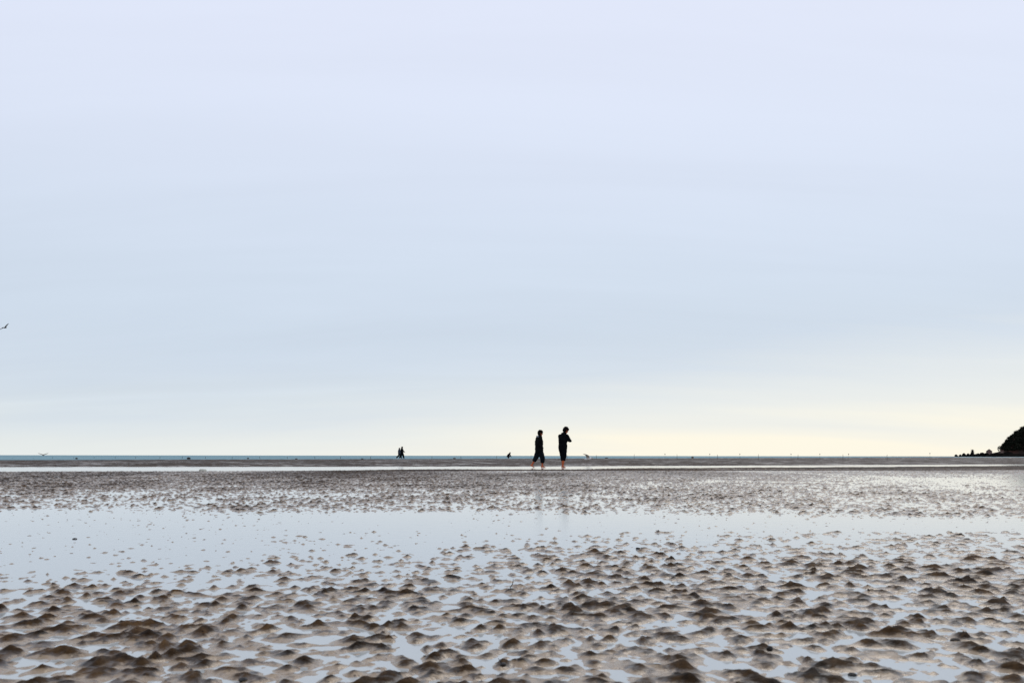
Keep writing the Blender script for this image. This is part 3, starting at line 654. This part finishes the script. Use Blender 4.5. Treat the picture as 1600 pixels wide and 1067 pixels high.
gx = np.linspace(480, 1080, 220); gy = np.linspace(D - 75, D + 440, 80)
XX, YY = np.meshgrid(gx, gy); ZZ = hill_h(XX, YY) + 1.5 * (fbm(XX * .2, YY * .2, 3, 13) - .5)
n, m = XX.shape; idx = np.arange(n * m).reshape(n, m)
fa = np.stack([idx[:-1, :-1], idx[:-1, 1:], idx[1:, 1:], idx[1:, :-1]], -1).reshape(-1, 4)
tag(link('headland', np_mesh('headland', np.stack([XX.ravel(), YY.ravel(), ZZ.ravel()], 1), fa), M_hill), 'dark steep headland with reddish rock at the right edge', kind='structure')
# woods on the slope: many small leaf clumps
r2 = np.random.default_rng(5)
def leaf_quads(C, size, rs):
    n = len(C); a = rs.normal(size=(n, 3)); a /= np.linalg.norm(a, axis=1)[:, None]
    b = np.cross(a, rs.normal(size=(n, 3))); b /= np.linalg.norm(b, axis=1)[:, None]
    s_ = (size * (0.6 + 0.8 * rs.random(n)))[:, None]
    v = np.stack([C - a * s_, C - b * s_ * .6, C + a * s_, C + b * s_ * .6], 1).reshape(-1, 3)
    return v, np.arange(n * 4).reshape(-1, 4)
cx = []; 
NB = 1700
by = D + r2.uniform(-55, 130, NB); bpx = r2.uniform(1566, 1900, NB); bpx[:800] = r2.uniform(1564, 1625, 800)
bx = (bpx - 800) * MP + (by - D) * 0.60
hz = hill_h(bx, by); keep = hz > 7; bx, by, hz = bx[keep], by[keep], hz[keep]
rad = r2.uniform(1.6, 3.4, len(bx))
for X0, Y0, Z0, r0 in zip(bx, by, hz, rad):
    k_ = 60; dirs = r2.normal(size=(k_, 3)); dirs /= np.linalg.norm(dirs, axis=1)[:, None]
    cx.append(np.array([X0, Y0, Z0 + r0 * .35]) + dirs * (r0 * (0.55 + 0.5 * r2.random(k_)))[:, None] * np.array([1, 1, .8]))
v_, f_ = leaf_quads(np.concatenate(cx), 0.75, r2)
tag(link('wood', np_mesh('wood', v_, f_), M_leaf, smooth=False), 'dark wood covering the headland slope', 'wood', kind='stuff')
def tree(label, X, Y, Z, h, w, seed, lean=0.0, cone=False):
    root = empty('tree', (X, Y, Z)); tag(root, label, 'tree', 'trees on the headland skyline')
    S = Solid(); S.tube([(0, 0, -1), (lean * h * .3, 0, h * .4), (lean * h * .7, 0, h * .9)], [h * .06, h * .05, h * .03], seg=8)
    rr = np.random.default_rng(seed)
    C = []
    for k_ in range(9 if not cone else 12):
        th = rr.uniform(0, 6.28); t_ = rr.uniform(.35, .95)
        rad_ = w * (1.05 - t_ if cone else math.sin(t_ * 3.0) * .8 + .15)
        e = np.array([lean * h * t_ + rad_ * math.cos(th), rad_ * math.sin(th), h * (t_ + .06)])
        S.tube([(lean * h * t_ * .8, 0, h * t_ * .8), tuple(e)], [h * .015, h * .006], seg=6)
        C.append(e + rr.normal(size=(70, 3)) * np.array([w * .33, w * .33, w * .22]))
    link('trunk', S.mesh('trunk'), M_bark, root)
    v_, f_ = leaf_quads(np.concatenate(C), w * .11, rr); link('crown', np_mesh('crown', v_, f_), M_leaf, root, smooth=False)
def hp(px, dy=0): X = (px - 800) * MP; return X, D + dy, float(hill_h(np.array([X]), np.array([D + dy]))[0])
tree('small pointed tree on the low spit left of the headland', *hp(1522.5, 5), 5.2, 2.0, 1, 0, True)
tree('leaning tree jutting out from the cliff edge of the headland', *hp(1572.5, 12), 5.0, 2.2, 2, -0.45)
tree('rounded tree on the headland slope above the leaning tree', *hp(1577, 14), 4.0, 2.4, 3, -0.1)
tree('tree on the skyline halfway up the headland slope', *hp(1587, 14), 4.0, 2.6, 4, 0.05)
tree('topmost skyline tree at the right edge of the picture', *hp(1598, 14), 4.5, 2.8, 5, 0.0)
# boulders of the low spit
B_ = [(1494, 4.2, 4, 'leftmost dark boulder at the tip of the spit'), (1500.5, 3.6, 4.4, 'second dark boulder from the tip of the spit'), (1506.5, 6.0, 6.5, 'tallest pointed boulder near the tip of the spit'),
      (1513.5, 5.4, 6, 'dark boulder left of the small pointed tree'), (1519, 6.4, 9, 'tall dark boulder at the foot of the small pointed tree'), (1527, 7, 6.5, 'broad dark boulder just right of the small pointed tree'),
      (1534.5, 8, 7.5, 'broad dark boulder left of the pale gabled house'),
      (1541.5, 8, 6.3, 'low dark boulder at the left foot of the pale gabled house'), (1550, 9, 6.0, 'low dark boulder at the right foot of the pale gabled house'),
      (1557.5, 9, 7.6, 'dark boulder between the gabled house and the small hut'), (1565, 10, 7.0, 'dark boulder right below the small hut'), (1575, 14, 8.5, 'big dark boulder at the foot of the wooded cliff')]
for i, (px, w, hh, lb) in enumerate(B_):
    o = link('boulder', stone_mesh((w * MP * .58, w * MP * .5, hh * MP * .62), 70 + i, .3), M_rock); o.location = (at_dist(px, 712, D - 60 - i).x, D - 60 - i, hh * MP * .30); tag(o, lb, 'boulder', 'boulders on the spit')
o = link('boulder', stone_mesh((30 * MP, 14, 5 * MP), 88, .3, 4), M_rock); o.location = (at_dist(1572, 712, D - 75).x, D - 75, 0.6); tag(o, 'long low dark rock ledge below the houses of the headland', 'boulder', 'boulders on the spit')

M_wall = material('house_wall', (0.20, 0.14, 0.12), 0.9, 0.2, 0.1, 1.0)
M_roof = material('house_roof', (0.14, 0.055, 0.04), 0.9, 0.2, 0.2, 2.0)
M_glass = material('window_glass', (0.02, 0.02, 0.025), 0.15, 0.5)
def box_mesh(name, x0, x1, y0, y1, z0, z1):
    b = bmesh.new(); bmesh.ops.create_cube(b, size=1)
    for v in b.verts: v.co = Vector((x0 if v.co.x < 0 else x1, y0 if v.co.y < 0 else y1, z0 if v.co.z < 0 else z1))
    m = bpy.data.meshes.new(name); b.to_mesh(m); b.free(); return m
def house(label, px, py, w, wall_h, roof_h, dep):
    P = at_dist(px, py, D - 48); root = empty('house', P, -math.atan2(P.x, P.y)); tag(root, label, 'house', 'houses at the foot of the headland')
    x = w / 2; a = wall_h; r_ = wall_h + roof_h
    vs = [(-x, 0, -2), (x, 0, -2), (x, 0, a), (0, 0, r_), (-x, 0, a)] + [(-x, dep, -2), (x, dep, -2), (x, dep, a), (0, dep, r_), (-x, dep, a)]
    fs = [(0, 1, 2, 3, 4), (9, 8, 7, 6, 5), (1, 6, 7, 2), (0, 4, 9, 5), (0, 5, 6, 1), (2, 7, 8, 3), (4, 3, 8, 9)]
    me = bpy.data.meshes.new('wall'); me.from_pydata(vs, [], fs); me.update(); link('wall', me, M_wall, root, smooth=False)
    t_ = .25; ov = .3
    for e in (-1, 1):
        lo = Vector((e * (x + ov), 0, a - ov * roof_h / x)); hi = Vector((0, 0, r_)); n_ = Vector((e * roof_h, 0, x)).normalized() * t_
        vs = [];
        for yy in (-ov, dep + ov):
            for q_ in (lo + n_ * .05, hi + n_ * .05 , hi + n_ * .05 + Vector((0, 0, t_)), lo + n_): vs.append((q_.x, yy, q_.z))
        fs = [(0, 1, 2, 3), (7, 6, 5, 4), (0, 4, 5, 1), (1, 5, 6, 2), (2, 6, 7, 3), (3, 7, 4, 0)]
        me = bpy.data.meshes.new('roof'); me.from_pydata(vs, [], fs); me.update(); b = bmesh.new(); b.from_mesh(me); bmesh.ops.recalc_face_normals(b, faces=b.faces); b.to_mesh(me); b.free()
        link('roof', me, M_roof, root, smooth=False)
    for e in (-1, 1):
        wn = link('window', box_mesh('window', e * w * .22 - .45, e * w * .22 + .45, -.06, .05, wall_h * .35, wall_h * .35 + 1.1), M_roof, root, smooth=False)
        link('pane', box_mesh('pane', e * w * .22 - .36, e * w * .22 + .36, -.09, -.065, wall_h * .35 + .1, wall_h * .35 + 1.0), M_glass, wn, smooth=False)
    link('door', box_mesh('door', -.45, .45, -.05, .06, -.2, 1.9), M_roof, root, smooth=False)
    return root
house('pale gabled house standing on the low spit', 1545.5, 706.6, 6.4, 1.2, 2.6, 7)
house('small pale hut at the foot of the headland, right of the gabled house', 1565.5, 705.2, 3.0, 1.3, 0.5, 4)
